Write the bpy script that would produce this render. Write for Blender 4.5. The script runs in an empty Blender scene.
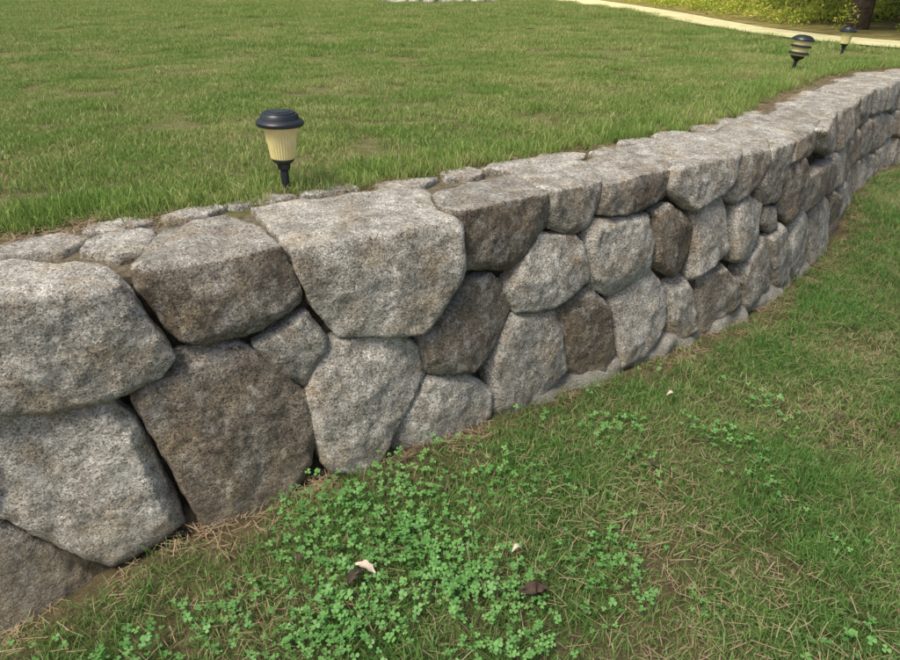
import bpy, bmesh, math, random
import numpy as np
from mathutils import Vector, noise
random.seed(7); rng=np.random.default_rng(7)
scn=bpy.context.scene
TOP=0.85; BAT=0.14; UZ=0.845

def link(o): scn.collection.objects.link(o); return o
def mkobj(name,me,parent=None,mat=None):
    o=bpy.data.objects.new(name,me); link(o)
    if parent: o.parent=parent
    if mat: me.materials.append(mat)
    return o
# ------------------------------------------------------------ node helpers
def newmat(name):
    m=bpy.data.materials.new(name); m.use_nodes=True
    nt=m.node_tree; nt.nodes.clear()
    out=nt.nodes.new("ShaderNodeOutputMaterial"); b=nt.nodes.new("ShaderNodeBsdfPrincipled")
    nt.links.new(b.outputs[0],out.inputs[0])
    return m,nt,b,out
def N(nt,t,**kw):
    n=nt.nodes.new(t)
    for k,v in kw.items(): setattr(n,k,v)
    return n
def noise_n(nt,vec,scale,detail=4,rough=.55):
    n=N(nt,"ShaderNodeTexNoise"); n.inputs["Scale"].default_value=scale; n.inputs["Detail"].default_value=detail; n.inputs["Roughness"].default_value=rough
    if vec: nt.links.new(vec,n.inputs["Vector"])
    return n.outputs[0]
def ramp(nt,fac,stops):
    r=N(nt,"ShaderNodeValToRGB"); el=r.color_ramp.elements
    while len(el)<len(stops): el.new(.5)
    for e,(p,c) in zip(el,stops):
        e.position=p; e.color=(c,c,c,1) if isinstance(c,(int,float)) else (*c,1)
    nt.links.new(fac,r.inputs[0]); return r.outputs[0]
def mix(nt,f,a,b,mode='MIX'):
    m=N(nt,"ShaderNodeMix",data_type='RGBA',blend_type=mode)
    for s,v in ((0,f),(6,a),(7,b)):
        if isinstance(v,(int,float)): m.inputs[s].default_value=v
        elif isinstance(v,tuple): m.inputs[s].default_value=(*v,1)
        else: nt.links.new(v,m.inputs[s])
    return m.outputs[2]
def math_n(nt,op,a,b=0.0,clamp=False):
    m=N(nt,"ShaderNodeMath",operation=op,use_clamp=clamp)
    for i,v in enumerate((a,b)):
        if isinstance(v,(int,float)): m.inputs[i].default_value=v
        else: nt.links.new(v,m.inputs[i])
    return m.outputs[0]
def bump(nt,b,h,strength,dist,prev=None):
    n=N(nt,"ShaderNodeBump"); n.inputs["Strength"].default_value=strength; n.inputs["Distance"].default_value=dist
    nt.links.new(h,n.inputs["Height"])
    if prev: nt.links.new(prev,n.inputs["Normal"])
    nt.links.new(n.outputs[0],b.inputs["Normal"]); return n.outputs[0]

# ------------------------------------------------------------ materials
def stone_mat():
    m,nt,b,_=newmat("granite")
    g=N(nt,"ShaderNodeNewGeometry"); pos=g.outputs["Position"]
    oi=N(nt,"ShaderNodeObjectInfo")
    sc=N(nt,"ShaderNodeSeparateColor"); nt.links.new(oi.outputs["Color"],sc.inputs[0])
    brown=sc.outputs[0]; bright=sc.outputs[1]
    big=noise_n(nt,pos,5,5,.62)
    med=noise_n(nt,pos,18,7,.7)
    light=ramp(nt,med,[(.28,(.31,.285,.235)),(.5,(.51,.48,.415)),(.7,(.72,.69,.62))])
    brn=ramp(nt,med,[(.28,(.125,.10,.075)),(.5,(.24,.195,.145)),(.74,(.41,.345,.265))])
    f=math_n(nt,'ADD',brown,math_n(nt,'MULTIPLY',math_n(nt,'SUBTRACT',big,.5),2.4))
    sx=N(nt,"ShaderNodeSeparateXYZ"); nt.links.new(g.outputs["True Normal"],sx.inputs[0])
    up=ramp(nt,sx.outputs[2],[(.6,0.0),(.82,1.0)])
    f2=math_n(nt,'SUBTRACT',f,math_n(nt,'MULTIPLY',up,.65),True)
    base=mix(nt,f2,light,brn)
    st=ramp(nt,noise_n(nt,pos,7,4,.65),[(.5,0.0),(.66,.6)])
    base=mix(nt,st,base,(.42,.325,.205))
    v=N(nt,"ShaderNodeTexVoronoi"); v.inputs["Scale"].default_value=230; nt.links.new(pos,v.inputs["Vector"])
    s2=N(nt,"ShaderNodeSeparateColor"); nt.links.new(v.outputs["Color"],s2.inputs[0])
    gr=ramp(nt,s2.outputs[0],[(0.0,.22),(.13,.42),(.2,.92),(.74,1.04),(.87,1.4),(1.0,1.75)])
    base=mix(nt,.82,base,gr,'MULTIPLY')
    fn=ramp(nt,noise_n(nt,pos,70,5,.78),[(.32,.45),(.5,1.0),(.7,1.35)])
    base=mix(nt,.85,base,fn,'MULTIPLY')
    dk=ramp(nt,noise_n(nt,pos,24,5,.72),[(.56,0.0),(.66,.5)])
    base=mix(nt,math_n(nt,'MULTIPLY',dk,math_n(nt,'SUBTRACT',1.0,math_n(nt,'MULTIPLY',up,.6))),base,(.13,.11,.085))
    wl=ramp(nt,noise_n(nt,pos,11,6,.8),[(.56,0.0),(.62,.55)])
    base=mix(nt,wl,base,(.68,.655,.59))
    mp=N(nt,"ShaderNodeMapping"); mp.inputs["Scale"].default_value=(1,1,.18); nt.links.new(pos,mp.inputs["Vector"])
    gm=ramp(nt,noise_n(nt,mp.outputs[0],9,5,.65),[(.42,.74),(.58,1.08)])
    base=mix(nt,.75,base,gm,'MULTIPLY')
    br=N(nt,"ShaderNodeCombineColor")
    for i in range(3): nt.links.new(bright,br.inputs[i])
    base=mix(nt,1.0,base,br.outputs[0],'MULTIPLY')
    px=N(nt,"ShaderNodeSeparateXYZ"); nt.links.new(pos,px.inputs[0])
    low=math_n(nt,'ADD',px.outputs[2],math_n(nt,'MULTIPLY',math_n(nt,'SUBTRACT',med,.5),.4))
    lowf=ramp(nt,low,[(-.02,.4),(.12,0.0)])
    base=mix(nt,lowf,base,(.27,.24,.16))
    nt.links.new(base,b.inputs["Base Color"])
    b.inputs["Roughness"].default_value=.92; b.inputs["Specular IOR Level"].default_value=.25
    dn=N(nt,"ShaderNodeTexNoise"); dn.inputs["Scale"].default_value=5.5; dn.inputs["Detail"].default_value=5; dn.inputs["Roughness"].default_value=.5; dn.inputs["Distortion"].default_value=.5; nt.links.new(pos,dn.inputs["Vector"])
    led=ramp(nt,dn.outputs[0],[(.40,0.0),(.415,.33),(.53,.36),(.543,.68),(.62,.7),(.632,1.0)])
    n0=bump(nt,b,led,.75,.012)
    n1=bump(nt,b,noise_n(nt,pos,30,8,.74),.8,.015,n0)
    bump(nt,b,noise_n(nt,pos,120,3,.7),.8,.006,n1)
    return m
def soil_mat(name,c1,c2,c3,sc=14):
    m,nt,b,_=newmat(name); g=N(nt,"ShaderNodeNewGeometry"); pos=g.outputs["Position"]
    a=ramp(nt,noise_n(nt,pos,sc,7,.7),[(.3,c1),(.52,c2),(.72,c3)])
    k=ramp(nt,noise_n(nt,pos,150,3,.7),[(.3,.45),(.6,1.25)])
    nt.links.new(mix(nt,.8,a,k,'MULTIPLY'),b.inputs["Base Color"]); b.inputs["Roughness"].default_value=1; b.inputs["Specular IOR Level"].default_value=.1
    bump(nt,b,noise_n(nt,pos,70,6,.75),1,.02); return m
def blade_mat(name,green,lime,straw,s0,s1,sc=1.3,pa=1.5):
    m,nt,b,out=newmat(name); g=N(nt,"ShaderNodeNewGeometry"); pos=g.outputs["Position"]
    at=N(nt,"ShaderNodeAttribute"); at.attribute_name="tone"
    s=N(nt,"ShaderNodeSeparateColor"); nt.links.new(at.outputs["Color"],s.inputs[0])
    pat=noise_n(nt,pos,sc,3,.6)
    lf=math_n(nt,'ADD',s.outputs[0],math_n(nt,'MULTIPLY',math_n(nt,'SUBTRACT',pat,.5),1.2),True)
    c=mix(nt,lf,green,lime)
    thr=math_n(nt,'ADD',s.outputs[1],math_n(nt,'MULTIPLY',math_n(nt,'SUBTRACT',pat,.5),pa))
    sf=ramp(nt,thr,[(s0,0.0),(s1,.9)])
    c=mix(nt,sf,c,straw)
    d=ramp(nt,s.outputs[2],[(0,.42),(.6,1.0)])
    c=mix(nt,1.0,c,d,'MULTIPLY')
    nt.links.new(c,b.inputs["Base Color"]); b.inputs["Roughness"].default_value=.5; b.inputs["Specular IOR Level"].default_value=.35
    t=N(nt,"ShaderNodeBsdfTranslucent"); nt.links.new(c,t.inputs[0]); ms=N(nt,"ShaderNodeMixShader"); ms.inputs[0].default_value=.3
    nt.links.new(b.outputs[0],ms.inputs[1]); nt.links.new(t.outputs[0],ms.inputs[2]); nt.links.new(ms.outputs[0],out.inputs[0])
    return m
def plain(name,col,rough=.6,sc=60,var=.25,spec=.4):
    m,nt,b,_=newmat(name); g=N(nt,"ShaderNodeTexCoord")
    r=ramp(nt,noise_n(nt,g.outputs["Object"],sc,5,.6),[(.3,tuple(c*(1-var) for c in col)),(.7,tuple(min(1,c*(1+var)) for c in col))])
    nt.links.new(r,b.inputs["Base Color"]); b.inputs["Roughness"].default_value=rough; b.inputs["Specular IOR Level"].default_value=spec
    return m
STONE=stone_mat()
SOIL_L=soil_mat("thatch_soil",(.08,.07,.035),(.16,.13,.07),(.26,.2,.12))
SOIL_U=soil_mat("lawn_soil",(.14,.15,.055),(.22,.21,.09),(.30,.27,.14))
GAP=soil_mat("joint_fill",(.04,.033,.024),(.10,.085,.06),(.19,.165,.12),25)
FOOT=soil_mat("mortar_footing",(.25,.23,.18),(.40,.375,.32),(.54,.51,.44),12)
TOPFILL=soil_mat("cap_soil",(.13,.105,.065),(.26,.22,.145),(.40,.35,.25),25)
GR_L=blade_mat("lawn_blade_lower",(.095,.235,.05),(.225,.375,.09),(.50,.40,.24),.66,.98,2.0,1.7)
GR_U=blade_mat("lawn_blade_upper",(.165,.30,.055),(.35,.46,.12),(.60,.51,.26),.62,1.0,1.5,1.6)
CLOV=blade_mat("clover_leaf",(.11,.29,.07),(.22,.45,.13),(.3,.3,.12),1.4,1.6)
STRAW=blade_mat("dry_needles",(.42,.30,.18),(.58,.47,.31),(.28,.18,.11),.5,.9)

# ------------------------------------------------------------ wall path
raw="-1.992,1.287 -1.600,1.472 -1.243,1.633 -0.897,1.785 -0.537,1.959 -0.166,2.174 0.217,2.427 0.614,2.690 1.013,2.946 1.406,3.218 1.774,3.521 2.109,3.862 2.438,4.260 2.786,4.715 3.139,5.174 3.475,5.569 3.791,5.873 4.109,6.103 4.441,6.287"
main=[Vector(tuple(map(float,a.split(',')))) for a in raw.split()]
pre=[Vector(p) for p in ((-6.0,-.75),(-5.0,-.2),(-4.1,.27),(-3.3,.66),(-2.6,.99))]
post=[Vector(p) for p in ((4.85,6.47),(5.5,6.68),(6.4,6.9),(7.5,7.1),(9.0,7.3),(11,7.5))]
cp=pre+main+post
def cr(p0,p1,p2,p3,t): return 0.5*((2*p1)+(p2-p0)*t+(2*p0-5*p1+4*p2-p3)*t*t+(3*p1-p0-3*p2+p3)*t**3)
P=[2*cp[0]-cp[1]]+cp+[2*cp[-1]-cp[-2]]
den=[]; i0=None
for i in range(1,len(P)-2):
    if i-1==len(pre): i0=len(den)
    for k in range(20): den.append(cr(P[i-1],P[i],P[i+1],P[i+2],k/20))
den.append(cp[-1])
S=[0.0]
for i in range(1,len(den)): S.append(S[-1]+(den[i]-den[i-1]).length)
S=np.array(S); S-=S[i0]; D=np.array([tuple(p) for p in den])
SMIN,SMAX=S[0],S[-1]
T_=np.gradient(D,axis=0); T_/=np.linalg.norm(T_,axis=1)[:,None]
def path(s):
    x=np.interp(s,S,D[:,0]); y=np.interp(s,S,D[:,1]); tx=np.interp(s,S,T_[:,0]); ty=np.interp(s,S,T_[:,1])
    l=math.hypot(tx,ty); return x,y,ty/l,-tx/l
def W(s,t,out=0.0):
    x,y,nx,ny=path(s); o=BAT*max(t,-.05)+out
    return Vector((x+nx*o,y+ny*o,TOP-t))
def behind(pts):
    res=np.empty(len(pts)); ss=np.empty(len(pts))
    for a in range(0,len(pts),4000):
        q=pts[a:a+4000]; d=np.linalg.norm(q[:,None,:]-D[None],axis=2); j=d.argmin(1)
        n=np.stack([T_[j,1],-T_[j,0]],1); sg=-((q-D[j])*n).sum(1)
        res[a:a+4000]=np.where(sg>=0,d[np.arange(len(q)),j],-d[np.arange(len(q)),j]); ss[a:a+4000]=S[j]
    return res,ss
gx=[-200,-6,-3,-2,-1.5,-.86,-.3,.5,1.5,2.5,3.1,4.2,8,200]; gzv=[-.6,-.55,-.42,-.32,-.24,-.06,0,-.03,-.05,0,.13,.12,.25,.3]
def gz(x): return np.interp(x,gx,gzv)
def wob(x,y,sc,amp): return noise.noise(Vector((x*sc,y*sc,3.1)))*amp

# ------------------------------------------------------------ ground sheets
xs=[-200,-60,-20,-8]+list(np.arange(-6,11,.12))+[12,20,60,200]; ys=[-200,-60,-20,-6]+list(np.arange(-3,9,.12))+[12,30,80,200]
vs=[(x,y,float(gz(x))+wob(x,y,2.2,.03)+wob(x,y,9,.012)) for y in ys for x in xs]; nx=len(xs)
fs=[(j*nx+i,j*nx+i+1,(j+1)*nx+i+1,(j+1)*nx+i) for j in range(len(ys)-1) for i in range(nx-1)]
me=bpy.data.meshes.new("ground"); me.from_pydata(vs,[],fs); me.shade_smooth(); mkobj("ground",me,mat=SOIL_L)
DIR=Vector((-.5,.866))
cols=[(Vector((-90,-40)),Vector((-.45,.89)))]+[(Vector(D[i]),Vector((-T_[i,1],T_[i,0]))) for i in range(0,len(D),4)]+[(Vector((120,30)),Vector((-.2,.98)))]
dist=[.30,.45,.7,1.2,2.5,5,10,20,40,90,180]
vs=[];fs=[]
for c,nb in cols:
    k0=1/max(.35,nb.dot(DIR))
    for j,d in enumerate(dist):
        p=c+DIR*d*(k0 if j<3 else 1+ (k0-1)*.2)
        vs.append((p.x,p.y,UZ-(.03 if j==0 else .012 if j==1 else 0)+ (wob(p.x,p.y,.8,.015) if 2<j<6 else 0)))
m_=len(dist)
for i in range(len(cols)-1):
    for j in range(m_-1): fs.append((i*m_+j,(i+1)*m_+j,(i+1)*m_+j+1,i*m_+j+1))
me=bpy.data.meshes.new("lawn"); me.from_pydata(vs,[],fs); me.shade_smooth(); mkobj("lawn",me,mat=SOIL_U)

redge=[(40,10.5),(16,9.0),(10,8.3),(7,8.15),(5.48,8.58),(5.0,9.58),(4.73,11.24),(4.65,13.89),(4.76,18.1),(4.59,23.79),(3.84,31.1),(2.5,45),(0,70)]
fedge=[(40,13),(16,10.7),(10,9.6),(7.6,9.4),(6.1,9.65),(5.7,10.7),(5.5,12.5),(5.6,14.4),(5.9,18.4),(6.1,24.1),(6.1,31.3),(5.2,46),(3,71)]
def strip(name,a,b,z,mat,sub=6):
    A=[];B=[]
    for i in range(len(a)-1):
        for k in range(sub):
            t=k/sub; A.append(Vector(a[i]).lerp(Vector(a[i+1]),t)); B.append(Vector(b[i]).lerp(Vector(b[i+1]),t))
    v=[];f=[];M=5
    for p,q in zip(A,B):
        for j in range(M): r=p.lerp(q,j/(M-1)); v.append((r.x,r.y,z))
    for i in range(len(A)-1):
        for j in range(M-1): f.append((i*M+j,i*M+j+1,(i+1)*M+j+1,(i+1)*M+j))
    me=bpy.data.meshes.new(name); me.from_pydata(v,[],f); return mkobj(name,me,mat=mat)
strip("driveway",redge,fedge,UZ+.03,soil_mat("sunlit_gravel",(.62,.55,.27),(.86,.80,.45),(.93,.9,.6),4))  # sunshine on the driveway is painted in as a pale cream colour
strip("forest_floor",fedge,[(60,20),(60,25),(60,30),(60,35),(60,40),(60,45),(60,50),(60,55),(60,60),(60,70),(60,80),(60,90),(60,110)],UZ+.036,soil_mat("sunlit_litter_floor",(.12,.10,.04),(.30,.25,.09),(.6,.52,.2),3))  # litter colours yellowed and brightened to stand in for sunlight

# ------------------------------------------------------------ wall
wall=bpy.data.objects.new("stone_retaining_wall",None); link(wall)
def sweep(name,prof,sa,sb,mat,amp,zamp=0,step=.05,nf=7):
    ss=np.arange(sa,sb,step); vs=[];fs=[]
    for s in ss:
        for j,(t,o) in enumerate(prof):
            p=W(s,t,o); k=noise.noise(Vector((s*nf,t*nf,o*5+amp*90)))*amp; x,y,a,b=path(s)
            if zamp and t<.05: p.z+=k*.6
            else: p.x+=a*k; p.y+=b*k; p.z+=k*zamp
            vs.append(p)
    m_=len(prof)
    for i in range(len(ss)-1):
        for j in range(m_-1): fs.append((i*m_+j,i*m_+j+1,(i+1)*m_+j+1,(i+1)*m_+j))
    me=bpy.data.meshes.new(name); me.from_pydata(vs,[],fs); me.shade_smooth(); return mkobj(name,me,wall,mat)
sweep("joint_fill",[(.05,-.09)]+[(t,-.055) for t in (.07,.15,.25,.35,.45,.55,.65,.75,.84)]+[(.87,.0),(1.2,.0)],SMIN,SMAX,GAP,.02)
sweep("cap_fill",[(.012,-.62),(.02,-.45),(.02,-.25),(.045,-.09),(.08,-.085)],SMIN,SMAX,TOPFILL,.02,.3)
sweep("footing",[(.80,-.06),(.825,.0),(.84,.022),(.87,.034),(.92,.04),(1.1,.04)],2.5,5.4,FOOT,.04,.6,.02,9)

tx1=bpy.data.textures.new("rock_large","CLOUDS"); tx1.noise_scale=.17; tx1.noise_depth=2
tx2=bpy.data.textures.new("rock_small","CLOUDS"); tx2.noise_scale=.035; tx2.noise_depth=4
tx3=bpy.data.textures.new("rock_chip","VORONOI"); tx3.noise_scale=.12
cnt=0
def stone(poly,top=None,brown=.4,out=0.0,bright=1.0,voxel=.009,depth=.17,name="stone"):
    global cnt
    cnt+=1
    n=len(poly); cs=sum(p[0] for p in poly)/n; ct=sum(p[1] for p in poly)/n
    R=sum(math.hypot(p[0]-cs,p[1]-ct) for p in poly)/n
    def sh(p,k):
        q=(cs+(p[0]-cs)*k, ct+(p[1]-ct)*k)
        if top and p[1]<.06: q=(q[0], p[1]+.002)
        return q
    k0=1+.007/R
    pts=[]
    amp=min(.034,R*.17)
    ta,tb_=random.uniform(-.13,.13),random.uniform(-.06,.13)
    tc_=random.uniform(.86,.93)
    for p in poly:
        a=sh(p,k0); pts.append(W(a[0],a[1],out-.004)); pts.append(W(a[0],a[1],out-.06))
        q=sh(p,tc_); pts.append(W(q[0],q[1],out+amp*random.uniform(.72,.95)+ta*(q[0]-cs)+tb_*(q[1]-ct)))
        q=sh(p,.85); pts.append(W(q[0],q[1],out-depth))
    # one low ridge point on the face
    pts.append(W(cs+random.uniform(-.3,.3)*R,ct+random.uniform(-.3,.3)*R,out+amp*1.15))
    if top:
        for x,y in top:
            pts.append(Vector((x,y,TOP+random.uniform(-.002,.008)))); pts.append(Vector((x,y,TOP-.14)))
    bm=bmesh.new()
    for p in pts: bm.verts.new(p)
    r=bmesh.ops.convex_hull(bm,input=bm.verts)
    bmesh.ops.delete(bm,geom=[v for v in bm.verts if not v.link_faces],context='VERTS')
    for _ in range(3):
        C=W(cs,ct,out-.03)
        x,y,nx_,ny_=path(cs)
        d=Vector((nx_,ny_,0))*random.uniform(.6,1.4)+Vector((-ny_,nx_,0))*random.uniform(-1,1)+Vector((0,0,random.uniform(-1,.1 if top else 1)))
        d.normalize(); h=max((v.co-C).dot(d) for v in bm.verts)
        g=bm.verts[:]+bm.edges[:]+bm.faces[:]
        bmesh.ops.bisect_plane(bm,geom=g,plane_co=C+d*(h-random.uniform(.006,.024)*min(1,R/.12)),plane_no=d,clear_outer=True)
        bmesh.ops.convex_hull(bm,input=bm.verts)
        bmesh.ops.delete(bm,geom=[v for v in bm.verts if not v.link_faces],context='VERTS')
    bmesh.ops.recalc_face_normals(bm,faces=bm.faces)
    me=bpy.data.meshes.new(name); bm.to_mesh(me); bm.free()
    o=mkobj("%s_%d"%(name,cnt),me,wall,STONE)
    o.color=(brown,bright,0,1)
    m=o.modifiers.new("r","REMESH"); m.mode='VOXEL'; m.voxel_size=voxel; m.use_smooth_shade=True
    m=o.modifiers.new("s","SMOOTH"); m.factor=.4; m.iterations=1
    for tx,st,ml in ((tx1,.017,.5),(tx3,.013,.35),(tx2,.010,.5)):
        m=o.modifiers.new("d","DISPLACE"); m.texture=tx; m.texture_coords='LOCAL'; m.strength=st*min(1,R/.13); m.mid_level=ml
    return o
def PP(t): return [tuple(float(v)/1000 for v in a.split(',')) for a in t.split()]
def TT(t): return [tuple(float(v) for v in a.split(',')) for a in t.split()]
ST=[
("A","537,-5 689,-4 826,1 970,11 1118,24 1160,109 1194,212 1214,273 1170,330 1021,366 883,375 736,343 559,287 468,218","-1.67,1.73 -1.36,1.83 -1.19,1.84 -1.03,1.79",.0,.045,1.1),
("B","1168,2 1350,8 1595,5 1639,146 1636,205 1489,259 1315,272 1247,240 1204,165 1169,64","-.92,1.79 -.98,2.13 -.82,2.28 -.63,2.11 -.54,1.96",.85,.0,.9),
("C","1628,4 1745,5 1982,9 2257,34 2258,185 2180,295 2059,411 1750,344 1686,241 1645,103","-.75,2.37 -.47,2.48 -.20,2.62 -.10,2.59 .02,2.22",.15,.02,1.03),
("D","2219,-24 2460,-21 2700,-2 2712,129 2626,174 2493,269 2278,220 2258,82","-.03,2.55 .13,2.72 .28,2.82 .39,2.62",.85,0,.92),
("E","2706,-13 2846,-15 2999,-9 2988,73 2919,167 2844,195 2723,151 2720,49",".22,3.00 .46,3.19 .63,3.03 .65,2.77",.35,0,1.0),
("F","2987,-2 3164,-6 3426,8 3412,95 3329,140 3109,157 2971,133 3005,55",".66,3.09 .84,3.25 1.02,3.00",.75,0,.95),
("G","3433,0 3630,0 3951,11 3947,107 3787,178 3578,219 3412,95",".89,3.36 1.29,3.73 1.52,3.53 1.45,3.25",.15,0,1.0),
("H","3969,13 4220,9 4216,99 4119,185 3942,255 3823,199 3949,122","1.38,3.85 1.68,4.02 1.73,3.65 1.66,3.45",.6,0,.95),
("I","4232,16 4522,17 4480,116 4373,204 4363,320 4168,292 4140,189 4227,101","1.69,4.09 2.03,4.29 1.96,3.79",.3,0,1.0),
("J","4563,12 4823,12 4908,87 4796,141 4571,93 4445,136 4494,65","1.88,4.15 2.33,4.59 2.25,4.09",.85,0,.9),
("K","4878,9 5406,21 5575,184 5229,217 4973,143","2.21,4.63 2.62,4.97 2.54,4.43",.5,0,1.0),
("M1","1464,313 1587,264 1652,240 1706,348 1690,411 1602,501 1527,431",None,.35,-.01,1.0),
("M2","2149,379 2296,284 2393,266 2478,348 2490,415 2398,563 2266,646 2063,576 2047,440",None,.88,0,.95),
("M3","2653,159 2844,204 2931,300 2920,409 2698,482 2509,446 2453,342 2518,266",None,.0,.01,1.1),
("M4","2942,150 3285,183 3319,308 3299,447 3088,528 2932,449 2907,229",None,.1,.01,1.08),
("M5","3311,178 3431,166 3620,280 3618,417 3471,520 3325,428",None,1.0,0,.85),
("M6","3650,203 3822,194 3921,301 3910,480 3724,543 3594,564 3650,424 3611,259",None,.15,0,1.08),
("M7","3944,270 4079,239 4226,319 4193,491 4035,574 3917,535 3942,383",None,.05,0,1.08),
("M8","4250,330 4396,360 4408,474 4312,474 4233,418",None,.5,0,1.0),
("M9","4449,153 4654,117 4752,218 4711,411 4575,485 4414,386",None,.85,0,.9),
("L0","747,346 883,375 1016,388 1069,471 1103,664 1133,872 1018,932 888,965 787,885 684,739 646,682 681,500",None,.0,.01,1.12),
("L00","637,715 689,771 782,904 832,1005 716,1100 565,1130 376,1130 420,760 547,665",None,.55,0,.95),
("L-1","553,307 722,349 674,498 636,668 541,644 446,593",None,.35,0,.95),
("L1","1193,288 1299,279 1419,299 1502,376 1598,526 1623,673 1584,792 1470,940 1308,985 1198,950 1168,803 1110,555 1077,404 1113,327",None,.85,0,.95),
("L2","1730,361 1956,399 2045,459 2058,587 1963,705 1865,822 1798,890 1696,910 1614,794 1638,678 1608,530 1675,415",None,.15,.005,1.07),
("L3","2061,597 2265,659 2375,760 2348,925 2100,920 1905,880 1885,764 1980,668",None,.05,0,1.1),
("L4","2457,449 2725,507 2763,624 2796,803 2628,900 2377,920 2350,660 2425,549",None,.22,0,1.02),
("L5","2726,489 2932,444 3038,555 3075,762 3065,887 2820,880 2798,658",None,.95,0,.88),
("L6","3057,535 3313,450 3432,576 3431,784 3301,879 3077,880 3047,679",None,.08,0,1.07),
("L7","3437,547 3554,534 3630,625 3675,853 3466,880 3442,734",None,.42,0,1.0),
("L8","3665,581 3866,550 3980,660 4051,821 3844,890 3700,880 3659,685",None,.7,0,.95),
("L9","4036,586 4282,501 4373,662 4383,831 4086,850 4010,668",None,.42,0,1.0),
("L10","4319,510 4458,463 4603,592 4622,843 4435,850",None,.25,0,1.0),
("L11","4610,505 4816,465 4960,593 4856,800 4707,857 4604,714",None,.25,0,1.0),
]
for nm,p,t,b,o,br in ST:
    s0=float(p.split(',')[0])/1000
    stone(PP(p),TT(t) if t else None,b,o,br,voxel=.008 if s0<3 else .0105,name="cap_stone" if t else "face_stone")
def course(s0,s1,rows,wmin,wmax,vox,first=None):
    for r in range(len(rows)-1):
        s=(first[r] if first else s0)
        while s<s1:
            w=random.uniform(wmin,wmax)*(1.15 if r==0 else 1); e=s+w
            def tb(x,r=r): return rows[r]+(noise.noise(Vector((x*2.3,rows[r]*9,0)))*.09 if 0<r<len(rows)-1 else 0)
            def te(x,r=r): return rows[r+1]+(noise.noise(Vector((x*2.3,rows[r+1]*9,0)))*.09 if r+1<len(rows)-1 else 0)
            h=te(s)-tb(s); c=[random.uniform(.04,.3) for _ in range(8)]; g=.008
            poly=[(s+g+c[0]*w,tb(s)+g),(e-g-c[1]*w,tb(e)+g),(e-g,tb(e)+c[2]*h),(e-g-.03*random.random(),te(e)-c[3]*h),(e-c[4]*w,te(e)-g),(s+c[5]*w,te(s)-g),(s+g+.03*random.random(),te(s)-c[6]*h),(s+g,tb(s)+c[7]*h)]
            top=None
            if r==0:
                poly[0]=(s+g+.02,0.0); poly[1]=(e-g-.02,0.0)
                top=[]
                for x in (s+.03,e-.03):
                    q=W(x,0,-random.uniform(.3,.44)); top.append((q.x,q.y))
            stone(poly,top,random.uniform(.0,.9),random.uniform(-.01,.015),random.uniform(.9,1.05),vox,name="cap_stone" if top else "face_stone")
            s=e
course(5.5,SMAX-.3,[0,.24,.52,.9],.3,.46,.014,first=[5.58,4.78,4.98])
def course_left(rows,start,smin):
    for r in range(3):
        e=start[r]
        while e>smin:
            w=random.uniform(.34,.55); s=e-w; h=rows[r+1]-rows[r]; c=[random.uniform(.06,.28) for _ in range(8)]; g=.008
            t0,t1=rows[r],rows[r+1]
            poly=[(s+g+c[0]*w,t0+g),(e-g-c[1]*w,t0+g),(e-g,t0+c[2]*h),(e-g,t1-c[3]*h),(e-c[4]*w,t1-g),(s+c[5]*w,t1-g),(s+g,t1-c[6]*h),(s+g,t0+c[7]*h)]
            top=None
            if r==0:
                poly[0]=(s+g+.02,0.0); poly[1]=(e-g-.02,0.0); top=[]
                for x in (s+.03,e-.03):
                    q=W(x,0,-random.uniform(.25,.4)); top.append((q.x,q.y))
            stone(poly,top,random.uniform(.0,.9),random.uniform(-.01,.015),1.0,.015,name="cap_stone" if top else "face_stone"); e=s
course_left([0,.36,.7,1.28],[.45,.44,.36],SMIN+.3)
def flat(s,b,ls,lb,brown=.1,bright=1.0,dz=0.0):
    global cnt
    cnt+=1
    bm=bmesh.new(); k=random.choice((5,6,7))
    for i in range(k):
        a=2*math.pi*i/k+random.uniform(-.35,.35); r=random.uniform(.88,1.15)
        for z,q in ((TOP+.004+dz+random.uniform(-.004,.006),.95),(TOP-.02+dz,1.0),(TOP-.12,.9)):
            w=W(s+math.cos(a)*ls/2*r*q,0,-(b+math.sin(a)*lb/2*r*q)); bm.verts.new((w.x,w.y,z))
    bmesh.ops.convex_hull(bm,input=bm.verts)
    bmesh.ops.delete(bm,geom=[v for v in bm.verts if not v.link_faces],context='VERTS')
    bmesh.ops.recalc_face_normals(bm,faces=bm.faces)
    me=bpy.data.meshes.new("back_stone"); bm.to_mesh(me); bm.free()
    o=mkobj("back_stone_%d"%cnt,me,wall,STONE); o.color=(brown,bright,0,1)
    m=o.modifiers.new("r","REMESH"); m.mode='VOXEL'; m.voxel_size=.007; m.use_smooth_shade=True
    m=o.modifiers.new("s","SMOOTH"); m.factor=.5; m.iterations=1
    for tx,st,ml in ((tx1,.014,.5),(tx2,.012,.5)):
        m=o.modifiers.new("d","DISPLACE"); m.texture=tx; m.texture_coords='LOCAL'; m.strength=st; m.mid_level=ml
for a in ((.2,.36,.34,.2),(.52,.37,.36,.22),(.86,.35,.34,.23),(1.13,.27,.26,.28),(1.1,.46,.3,.13),(1.38,.48,.28,.13),(1.67,.53,.32,.13),(1.98,.53,.32,.13),(2.3,.44,.34,.18),(2.58,.44,.24,.17),(2.84,.43,.3,.16),(3.15,.43,.34,.17),(3.46,.40,.3,.18),(3.74,.47,.3,.14),(4.05,.46,.32,.16),(4.4,.44,.3,.18),(4.7,.43,.3,.18),(5.0,.41,.34,.17)):
    flat(*a)

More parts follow.
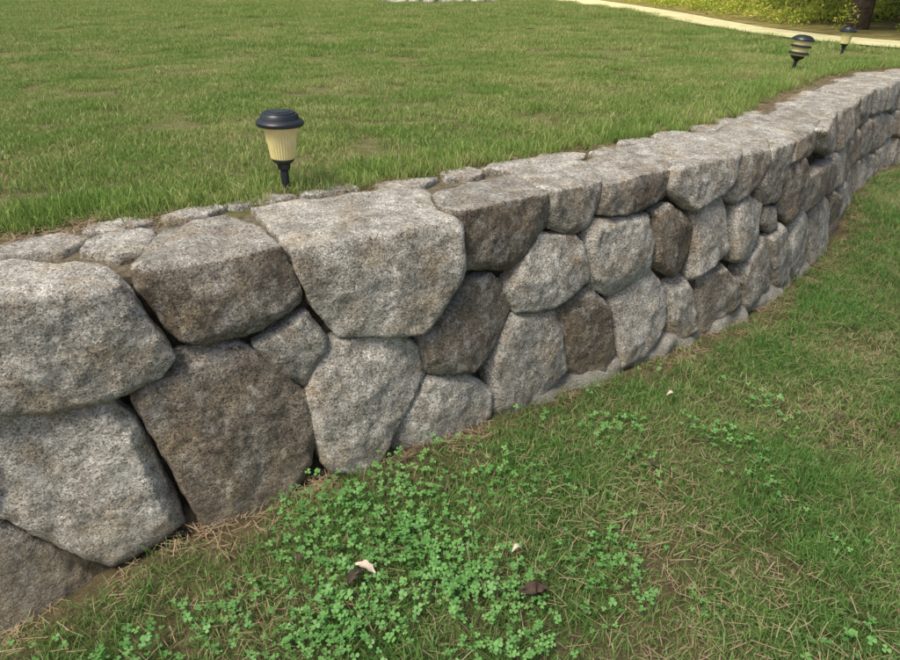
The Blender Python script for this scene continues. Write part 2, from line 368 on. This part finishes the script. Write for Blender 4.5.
# ------------------------------------------------------------ instancing
def scatter(name,coll,P3,rot,scl):
    me=bpy.data.meshes.new(name); me.from_pydata([tuple(p) for p in P3],[],[])
    a=me.attributes.new("rotv","FLOAT_VECTOR","POINT"); a.data.foreach_set("vector",np.asarray(rot,dtype=np.float32).ravel())
    a=me.attributes.new("sclv","FLOAT_VECTOR","POINT"); a.data.foreach_set("vector",np.asarray(scl,dtype=np.float32).ravel())
    o=mkobj(name,me)
    ng=bpy.data.node_groups.new(name,"GeometryNodeTree")
    ng.interface.new_socket("Geometry",in_out='INPUT',socket_type='NodeSocketGeometry'); ng.interface.new_socket("Geometry",in_out='OUTPUT',socket_type='NodeSocketGeometry')
    gi=ng.nodes.new("NodeGroupInput"); go=ng.nodes.new("NodeGroupOutput")
    mp=ng.nodes.new("GeometryNodeMeshToPoints"); ip=ng.nodes.new("GeometryNodeInstanceOnPoints"); ci=ng.nodes.new("GeometryNodeCollectionInfo")
    ci.inputs["Collection"].default_value=coll; ci.inputs["Separate Children"].default_value=True; ci.inputs["Reset Children"].default_value=True
    ip.inputs["Pick Instance"].default_value=True
    r=ng.nodes.new("GeometryNodeInputNamedAttribute"); r.data_type='FLOAT_VECTOR'; r.inputs["Name"].default_value="rotv"
    s=ng.nodes.new("GeometryNodeInputNamedAttribute"); s.data_type='FLOAT_VECTOR'; s.inputs["Name"].default_value="sclv"
    L=ng.links.new
    L(gi.outputs[0],mp.inputs[0]); L(mp.outputs[0],ip.inputs["Points"]); L(ci.outputs[0],ip.inputs["Instance"])
    L(r.outputs[0],ip.inputs["Rotation"]); L(s.outputs[0],ip.inputs["Scale"]); L(ip.outputs[0],go.inputs[0])
    md=o.modifiers.new("instances","NODES"); md.node_group=ng
    return o
def finish(name,V,Fc,C,mat,coll):
    me=bpy.data.meshes.new(name); me.from_pydata(V,[],Fc); me.materials.append(mat)
    ca=me.color_attributes.new("tone","FLOAT_COLOR","POINT"); ca.data.foreach_set("color",np.asarray(C,dtype=np.float32).ravel())
    o=bpy.data.objects.new(name,me); coll.objects.link(o); me.shade_smooth()
def grass_clump(name,coll,mat,n,R,hmin,hmax,wd,lean=.5):
    V=[];Fc=[];C=[]
    for _ in range(n):
        r=R*math.sqrt(random.random()); a=random.uniform(0,6.283); x,y=r*math.cos(a),r*math.sin(a)
        h=random.uniform(hmin,hmax)*(1-.25*(r/R)); w=wd*random.uniform(.6,1.2); d=random.uniform(0,6.283); ln=abs(random.gauss(0,lean))*h
        bx,by=math.cos(d),math.sin(d); t=random.uniform(0,3.14); wx,wy=math.cos(t)*w/2,math.sin(t)*w/2
        b=len(V); c0,c1=random.random(),random.random()
        for k,(f,ww) in enumerate(((0,.8),(.45,1),(.8,.65),(1,.0))):
            zz=h*f*(1-.25*f*min(1.2,ln/h)); ox=bx*ln*f*f; oy=by*ln*f*f
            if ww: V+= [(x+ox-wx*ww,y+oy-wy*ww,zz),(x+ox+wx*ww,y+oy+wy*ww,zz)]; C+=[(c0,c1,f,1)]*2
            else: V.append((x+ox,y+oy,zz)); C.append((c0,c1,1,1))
        Fc+=[(b,b+1,b+3,b+2),(b+2,b+3,b+5,b+4),(b+4,b+5,b+6)]
    finish(name,V,Fc,C,mat,coll)
def mkcoll(n): return bpy.data.collections.new(n)
cl_s=mkcoll("lower_small"); cl_b=mkcoll("lower_big"); cu_s=mkcoll("upper_small"); cu_b=mkcoll("upper_big")
for i in range(6):
    grass_clump("tuft",cl_s,GR_L,28,.045,.025,.075,.003,.65)
    grass_clump("sward",cl_b,GR_L,350,.17,.02,.07,.0026,.85)
    grass_clump("tuft",cu_s,GR_U,32,.045,.03,.085,.0032,.45)
    grass_clump("sward",cu_b,GR_U,360,.17,.02,.06,.0032,.6)
def inpoly(pts,poly):
    x,y=pts[:,0],pts[:,1]; r=np.zeros(len(pts),bool); n=len(poly)
    for i in range(n):
        x1,y1=poly[i]; x2,y2=poly[(i+1)%n]
        c=((y1>y)!=(y2>y))&(x<(x2-x1)*(y-y1)/((y2-y1) if y2!=y1 else 1e-9)+x1); r^=c
    return r
def rnd(n,x0,x1,y0,y1): return np.stack([rng.uniform(x0,x1,n),rng.uniform(y0,y1,n)],1)
def rotscl(n,s0,s1,tilt=.12):
    rot=np.stack([rng.normal(0,tilt,n),rng.normal(0,tilt,n),rng.uniform(0,6.283,n)],1); s=rng.uniform(s0,s1,n); z=s*rng.uniform(.8,1.2,n)
    return rot,np.stack([s,s,z],1)
def frust(q,m=1.2): return (np.abs(q[:,0])<.74*q[:,1]+m)
def nz(q,sc): return np.array([noise.noise(Vector((x*sc,y*sc,0))) for x,y in q])
# lower lawn, thinning out in patches
q=rnd(9500,-2.6,9,.2,9); d,s=behind(q); k=(d<-.34)&frust(q)&(rng.random(len(q))<1.15+nz(q,2.6)*1.3); q=q[k]
P3=np.stack([q[:,0],q[:,1],gz(q[:,0])-.004],1); r,sc=rotscl(len(q),.85,1.1,.07)
scatter("lawn_grass",cl_b,P3,r,sc)
q=rnd(24000,-2.6,9,.2,9); d,s=behind(q); edge=-.17+nz(q,6)*.05; edge=np.where(s<1.45,edge-.10+nz(q,3)*.12,edge); k=(d<edge)&(d>-.55)&frust(q); q=q[k]
P3=np.stack([q[:,0],q[:,1],gz(q[:,0])-.004],1); r,sc=rotscl(len(q),.7,1.15)
scatter("lawn_grass",cl_s,P3,r,sc)
q=rnd(6500,-2.0,7,.6,7); d,s=behind(q); k=(d<-.35)&frust(q)&(nz(q,1.7)>-.1); q=q[k]
P3=np.stack([q[:,0],q[:,1],gz(q[:,0])-.004],1); r,sc=rotscl(len(q),.9,1.4)
scatter("lawn_grass",cl_s,P3,r,sc)
# upper lawn
road=[(60,11.5)]+redge[:]+[(0,90),(60,90)]
def upper(n,x0,x1,y0,y1,smin,smax,dmin,coll,dmax=1e9,fringe=0,sx=1):
    q=rnd(n,x0,x1,y0,y1); d,s=behind(q); e=dmin+(nz(q,5)*.09 if fringe else 0)
    k=(d>e)&(d<dmax)&frust(q,1.5)&~inpoly(q,road); q=q[k]
    P3=np.stack([q[:,0],q[:,1],np.full(len(q),UZ-.006)],1); r,sc=rotscl(len(q),smin,smax,.06); scatter("lawn_grass",coll,P3,r,sc)
upper(int(36*13*6.5),-7,6,1.5,8,.85,1.15,.70,cu_b)
upper(int(15*20*8),-14,6,8,16,1.3,1.7,.8,cu_b)
upper(int(7*32*20),-26,6,16,36,2.0,2.6,1,cu_b)
upper(56000,-4,8,.8,9.5,.8,1.3,.50,cu_s,.8,1)
# clover
cc=mkcoll("clover")
def trefoil(V,Fc,C,cx,cy,h,r):
    a0=random.uniform(0,6.28); c0=random.random(); tx,ty=random.uniform(-.45,.45),random.uniform(-.45,.45)
    b=len(V); w=.0009
    V+=[(cx-w,cy,0),(cx+w,cy,0),(cx,cy,h)]; C+=[(c0,.2,.3,1)]*3; Fc.append((b,b+1,b+2))
    for j in range(3):
        a=a0+j*2.094; b=len(V); V.append((cx,cy,h)); C.append((min(1,c0+.5),.2,1,1))
        for da,rr in ((-.75,.55),(-.62,.9),(-.3,1.08),(0,.98),(.3,1.08),(.62,.9),(.75,.55)):
            x=math.cos(a+da)*r*rr; y=math.sin(a+da)*r*rr; V.append((cx+x,cy+y,h+x*tx+y*ty+.12*r*rr)); C.append((c0,.2,.8,1))
        Fc.append(tuple(range(b,b+8)))
for i in range(6):
    V=[];Fc=[];C=[]
    for _ in range(7):
        r=.07*math.sqrt(random.random()); a=random.uniform(0,6.28)
        trefoil(V,Fc,C,r*math.cos(a),r*math.sin(a),random.uniform(.035,.068),random.uniform(.006,.0125))
    finish("clover",V,Fc,C,CLOV,cc)
q=rnd(4200,-1.3,1.4,.7,2.6); d,s=behind(q)
den_=np.exp(-(((q[:,0]+.2)/.48)**2+((q[:,1]-1.4)/.5)**2))*.75+.03+nz(q,4)*.5
k=(d<np.where(s<1.45,-.32,-.2))&(rng.random(len(q))<den_*.6); q=q[k]
P3=np.stack([q[:,0],q[:,1],gz(q[:,0])],1); r,sc=rotscl(len(q),.8,1.15,.1)
scatter("clover_patch",cc,P3,r,sc)
# dry needles / straw
def needles(cname,R,n):
    cn=mkcoll(cname)
    for i in range(5):
        V=[];Fc=[];C=[]
        for _ in range(n):
            r=R*math.sqrt(random.random()); a=random.uniform(0,6.28); x,y=r*math.cos(a),r*math.sin(a); t=random.uniform(0,3.14); l=random.uniform(.012,.036); w=.001
            z=random.uniform(.002,.012); dz=random.uniform(-.006,.006); b=len(V); ux,uy=math.cos(t),math.sin(t)
            V+=[(x-ux*l-uy*w,y-uy*l+ux*w,z),(x-ux*l+uy*w,y-uy*l-ux*w,z),(x+ux*l+uy*w,y+uy*l-ux*w,z+dz),(x+ux*l-uy*w,y+uy*l+ux*w,z+dz)]; C+=[(random.random(),random.random(),1,1)]*4; Fc.append((b,b+1,b+2,b+3))
        finish("needles",V,Fc,C,STRAW,cn)
    return cn
cn=needles("needles",.07,30); cn2=needles("needles_wide",.3,45)
q=rnd(12000,-2.4,6,.6,8); d,s=behind(q)
k1=(d>.42)&(d<.62)&(rng.random(len(q))<.85); k2=(d<-.1)&(d>-.30)&(rng.random(len(q))<np.where(s<1.6,1,.25))
k=k1|k2; q=q[k]; dd=d[k]
z=np.where(dd>0,TOP-.006,gz(q[:,0])+.010)
r,sc=rotscl(len(q),.8,1.2,.05); scatter("pine_needle_litter",cn,np.stack([q[:,0],q[:,1],z],1),r,sc)
q=rnd(1100,-2.4,8,.6,8); d,s=behind(q); k=(d<-.5)&frust(q); q=q[k]
r,sc=rotscl(len(q),.8,1.2,.03); scatter("pine_needle_litter",cn2,np.stack([q[:,0],q[:,1],gz(q[:,0])+.028],1),r,sc)

# ------------------------------------------------------------ path lights
BLK=plain("black_plastic",(.022,.026,.032),.38,40,.2,.5); PANEL=plain("solar_panel",(.03,.04,.07),.2,300,.4,.6)
LENS,nt,b,_=newmat("amber_lens"); tc=N(nt,"ShaderNodeTexCoord"); b.inputs["Roughness"].default_value=.3
b.inputs["Transmission Weight"].default_value=.1
r_=ramp(nt,noise_n(nt,tc.outputs["Object"],25,3),[(.3,(.84,.70,.28)),(.7,(.95,.85,.44))]); nt.links.new(r_,b.inputs["Base Color"])
def lathe(name,prof,mat,parent,seg=40,rib=0):
    V=[];Fc=[]
    for r,z in prof:
        for i in range(seg):
            a=2*math.pi*i/seg; rr=r*(1+(rib if i%2 else 0)); V.append((rr*math.cos(a),rr*math.sin(a),z))
    for j in range(len(prof)-1):
        for i in range(seg): Fc.append((j*seg+i,j*seg+(i+1)%seg,(j+1)*seg+(i+1)%seg,(j+1)*seg+i))
    Fc.append(tuple(range(seg))[::-1]); Fc.append(tuple((len(prof)-1)*seg+i for i in range(seg)))
    me=bpy.data.meshes.new(name); me.from_pydata(V,[],Fc); o=mkobj(name,me,parent,mat)
    if not rib:
        me.shade_smooth(); 
        e=o.modifiers.new("e","EDGE_SPLIT"); e.split_angle=math.radians(35)
    return o
def plight(x,y,tilt=(0,0),sc=1.0):
    e=bpy.data.objects.new("solar_path_light",None); link(e); e.location=(x,y,UZ-.01); e.rotation_euler=(tilt[0],tilt[1],0); e.scale=(sc,)*3
    lathe("stake",[(.012,-.08),(.016,0),(.016,.10),(.024,.108),(.026,.122),(.028,.13),(.036,.134),(.042,.140),(.044,.152)],BLK,e)
    lathe("lens",[(.044,.148),(.047,.153),(.062,.25),(.070,.272),(.070,.29)],LENS,e,64,-.045)
    lathe("cap",[(.066,.276),(.088,.275),(.091,.280),(.091,.288),(.084,.296),(.074,.300),(.071,.314),(.066,.319),(.060,.320),(.058,.325),(.0,.326)],BLK,e)
    lathe("solar_cell",[(.045,.3255),(.045,.3275),(.0,.3275)],PANEL,e,4)
def tlight(x,y,tilt=(0,0),sc=1):
    e=bpy.data.objects.new("solar_path_light",None); link(e); e.location=(x,y,UZ-.01); e.rotation_euler=(tilt[0],tilt[1],0); e.scale=(sc,)*3
    lathe("stake",[(.012,-.08),(.016,0),(.016,.11),(.03,.125),(.05,.135),(.06,.15),(.06,.16)],BLK,e)
    lathe("lens",[(.066,.158),(.074,.27),(.074,.3)],LENS,e,48,-.02)
    for z in (.18,.238): lathe("louver",[(.07,z),(.09,z-.008),(.093,z-.002),(.08,z+.010),(.07,z+.010)],BLK,e)
    lathe("cap",[(.06,.288),(.094,.284),(.098,.29),(.093,.302),(.075,.318),(.045,.33),(.0,.334)],BLK,e)
plight(-.66,2.57,(0,.03))
tlight(3.16,6.42,(0,.12)); plight(4.38,7.87,(0,.04),.95)

# ------------------------------------------------------------ fallen leaves
LB=plain("dead_leaf_brown",(.075,.05,.035),.85,60,.4); LP=plain("dead_leaf_pale",(.58,.48,.38),.7,60,.2)
def leaf(x,y,L_,w,rot,mat,curl=.4,lift=.03,name="fallen_leaf"):
    n=9;V=[];Fc=[]
    for i in range(n):
        f=i/(n-1); hw=w/2*math.sin(math.pi*min(.98,max(.03,f)))**.7*(1+.18*math.sin(i*2.4))
        for j in range(-2,3):
            v=j/2; V.append(((f-.5)*L_,v*hw,lift*math.sin(f*3.1)*.6+curl*w*abs(v)**1.6*.6+random.uniform(-.002,.002)))
    for i in range(n-1):
        for j in range(4): b=i*5+j; Fc.append((b,b+1,b+6,b+5))
    me=bpy.data.meshes.new(name); me.from_pydata(V,[],Fc); me.shade_smooth(); o=mkobj(name,me,mat=mat)
    o.location=(x,y,float(gz(x))+.045); o.rotation_euler=(random.uniform(-.2,.2),random.uniform(-.2,.2),rot); return o
leaf(-.255,1.375,.07,.028,-.4,LP); leaf(-.275,1.335,.06,.035,.8,LB,.7); leaf(.24,1.30,.08,.045,.2,LB,.7,.02); leaf(.26,1.31,.05,.035,1.2,LB,.7)
leaf(.21,1.46,.035,.02,.3,LP,.5); leaf(-.46,1.43,.04,.022,1.4,LB); leaf(.96,2.36,.035,.02,.2,LP); leaf(.75,1.9,.035,.02,2,LB); leaf(1.6,2.2,.035,.02,1,LB)

# ------------------------------------------------------------ shrubs and trees
LEAFM=blade_mat("tree_leaf",(.22,.36,.035),(.66,.68,.11),(.85,.72,.2),.72,1.0,.5)  # bright yellow-greens carry painted sunlight on the foliage
LEAFD=blade_mat("tree_leaf_dark",(.04,.08,.014),(.14,.2,.035),(.3,.2,.06),.7,1.0,.5)
BARK=plain("bark",(.09,.065,.045),.9,14,.5,.1)
def leafclump(name,coll,mat,n,R,ls):
    V=[];Fc=[];C=[]
    for _ in range(n):
        p=Vector((random.gauss(0,1),random.gauss(0,1),random.gauss(0,1))).normalized()*R*random.random()**.4
        a=Vector((random.gauss(0,1),random.gauss(0,1),random.gauss(0,.5))).normalized(); c=a.cross(Vector((random.gauss(0,1),random.gauss(0,1),random.gauss(0,1)))).normalized()
        l=ls*random.uniform(.6,1.2); b=len(V); V+=[p-a*l,p+c*l*.45,p+a*l,p-c*l*.45]; C+=[(random.random(),random.random(),.6+.4*random.random(),1)]*4; Fc.append((b,b+1,b+2,b+3))
    finish(name,V,Fc,C,mat,coll)
cs=mkcoll("shrub_clumps"); cd_=mkcoll("tree_clumps"); cdk=mkcoll("dark_clumps")
for i in range(4):
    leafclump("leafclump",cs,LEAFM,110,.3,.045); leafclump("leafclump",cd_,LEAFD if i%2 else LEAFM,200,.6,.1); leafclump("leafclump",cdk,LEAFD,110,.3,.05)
fe=[(p[0]+.3,p[1]+.15) for p in fedge]
def under(n,coll,lo,hi,th,x1=34,y1=46,smax=1.0,dx=0,y0=9):
    q=rnd(n,5,x1,y0,y1); k=inpoly(q,[(a+dx,b) for a,b in fe]+[(3,90),(60,90),(60,13)]); q=q[k]
    dens=nz(q+th,.5); k=rng.random(len(q))<(lo+1.4*np.clip(dens+.1,0,1)); q=q[k]
    z=UZ+.1+rng.random(len(q))**1.6*np.clip((q[:,0]-4.5)*.1,.2,hi)
    r,sc=rotscl(len(q),.35,smax,.5); scatter("undergrowth",coll,np.stack([q[:,0],q[:,1],z],1),r,sc)
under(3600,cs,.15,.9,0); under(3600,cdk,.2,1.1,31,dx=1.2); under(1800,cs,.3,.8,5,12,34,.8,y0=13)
def tree(x,y,h,r0,crown,coll=cd_,name="deciduous_tree"):
    e=bpy.data.objects.new(name,None); link(e)
    V=[];Fc=[];tips=[]
    def limb(p,d,l,r,n=7,wig=.12):
        seg=10; base=len(V); pp=Vector(p); dd=Vector(d).normalized(); ps=[]
        for i in range(n+1):
            f=i/n; rr=r*(1-.75*f)*(1.35 if (i==0 and r>.1) else 1); u=dd.orthogonal().normalized(); v=dd.cross(u)
            for k in range(seg): a=6.283*k/seg; w=u*math.cos(a)+v*math.sin(a); V.append(tuple(pp+w*rr*(1+.1*noise.noise(pp+w))))
            ps.append(pp.copy()); pp=pp+dd*l/n; dd=(dd+Vector((random.gauss(0,wig),random.gauss(0,wig),random.gauss(.02,wig*.5)))).normalized()
        for i in range(n):
            for k in range(seg): Fc.append((base+i*seg+k,base+i*seg+(k+1)%seg,base+(i+1)*seg+(k+1)%seg,base+(i+1)*seg+k))
        return ps
    tr=limb((x,y,UZ-.1),(random.gauss(0,.04),random.gauss(0,.04),1),h,r0,10,.05)
    for j in range(9):
        p=tr[random.randint(3,9)]; a=random.uniform(0,6.28); bl=limb(p,(math.cos(a),math.sin(a),random.uniform(.3,.9)),crown*random.uniform(.7,1.1),r0*.35,6)
        tips+=bl[2:]
    tips+=tr[6:]
    me=bpy.data.meshes.new("trunk"); me.from_pydata(V,[],Fc); me.shade_smooth(); mkobj("trunk",me,e,BARK)
    pts=[]
    for t in tips:
        for _ in range(3): pts.append(t+Vector((random.gauss(0,.55),random.gauss(0,.55),random.gauss(.1,.4))))
    n=len(pts); r,sc=rotscl(n,.8,1.4,1); o=scatter("crown",coll,pts,r,sc); o.parent=e
for x,y,h,r0,c in ((7.3,10.9,8,.11,2.2),(6.75,11.9,9,.15,2.4),(8.3,12.2,9,.13,2.4),(9.6,13.6,11,.2,3),(7.6,15.8,10,.14,2.6),(11.6,17.5,10,.2,2.6),(9.4,19.5,12,.2,3),(14.5,18,12,.28,3.3),(12.8,23.5,11,.28,3),(10.6,29,12,.3,3.4)):
    tree(x,y,h,r0,c)
q=rnd(1300,-70,70,46,56); z=UZ+rng.random(len(q))*11+.3
r,sc=rotscl(len(q),2.2,4,.5); scatter("distant_trees",cd_,np.stack([q[:,0],q[:,1],z],1),r,sc)
for i,(x,y,w) in enumerate(((-1.9,26.2,.5),(-.9,26.0,.55),(.2,26.4,.5),(1.2,26.8,.5))):
    bm=bmesh.new(); bmesh.ops.create_icosphere(bm,subdivisions=4,radius=1)
    for v in bm.verts:
        k=1+.35*noise.noise(v.co*1.3+Vector((i*5,0,0)))+.1*noise.noise(v.co*4); v.co=Vector((v.co.x*w*k,v.co.y*w*.7*k,v.co.z*.3*k))
    me=bpy.data.meshes.new("boulder"); bm.to_mesh(me); bm.free(); me.shade_smooth(); o=mkobj("boulder",me,mat=STONE); o.location=(x,y,UZ+.05); o.color=(.1,1.1,0,1)

# ------------------------------------------------------------ light, sky, camera
L=Vector((-.38,-.34,.86)).normalized()
sd=bpy.data.lights.new("sun","SUN"); sd.energy=3.2; sd.angle=math.radians(20); sd.color=(1,.94,.82)
so=bpy.data.objects.new("sun",sd); link(so); so.rotation_euler=L.to_track_quat('Z','Y').to_euler()
w=bpy.data.worlds.new("World"); scn.world=w; w.use_nodes=True; nt=w.node_tree
sk=nt.nodes.new("ShaderNodeTexSky"); sk.sky_type='NISHITA'; sk.sun_disc=False; sk.sun_elevation=math.asin(L.z); sk.sun_rotation=math.atan2(L.x,L.y); sk.dust_density=4; sk.ozone_density=.4; sk.air_density=1
nt.links.new(sk.outputs[0],nt.nodes["Background"].inputs[0]); nt.nodes["Background"].inputs[1].default_value=.15
scn.view_settings.view_transform='Standard'; scn.view_settings.look='None'; scn.view_settings.exposure=0
cd=bpy.data.cameras.new("camera"); cd.lens=26; cd.sensor_width=36; cd.clip_end=1000; cd.clip_start=.05
co=bpy.data.objects.new("camera",cd); link(co); co.location=(0,0,1.6); co.rotation_euler=(math.radians(90-28.3),0,0); scn.camera=co
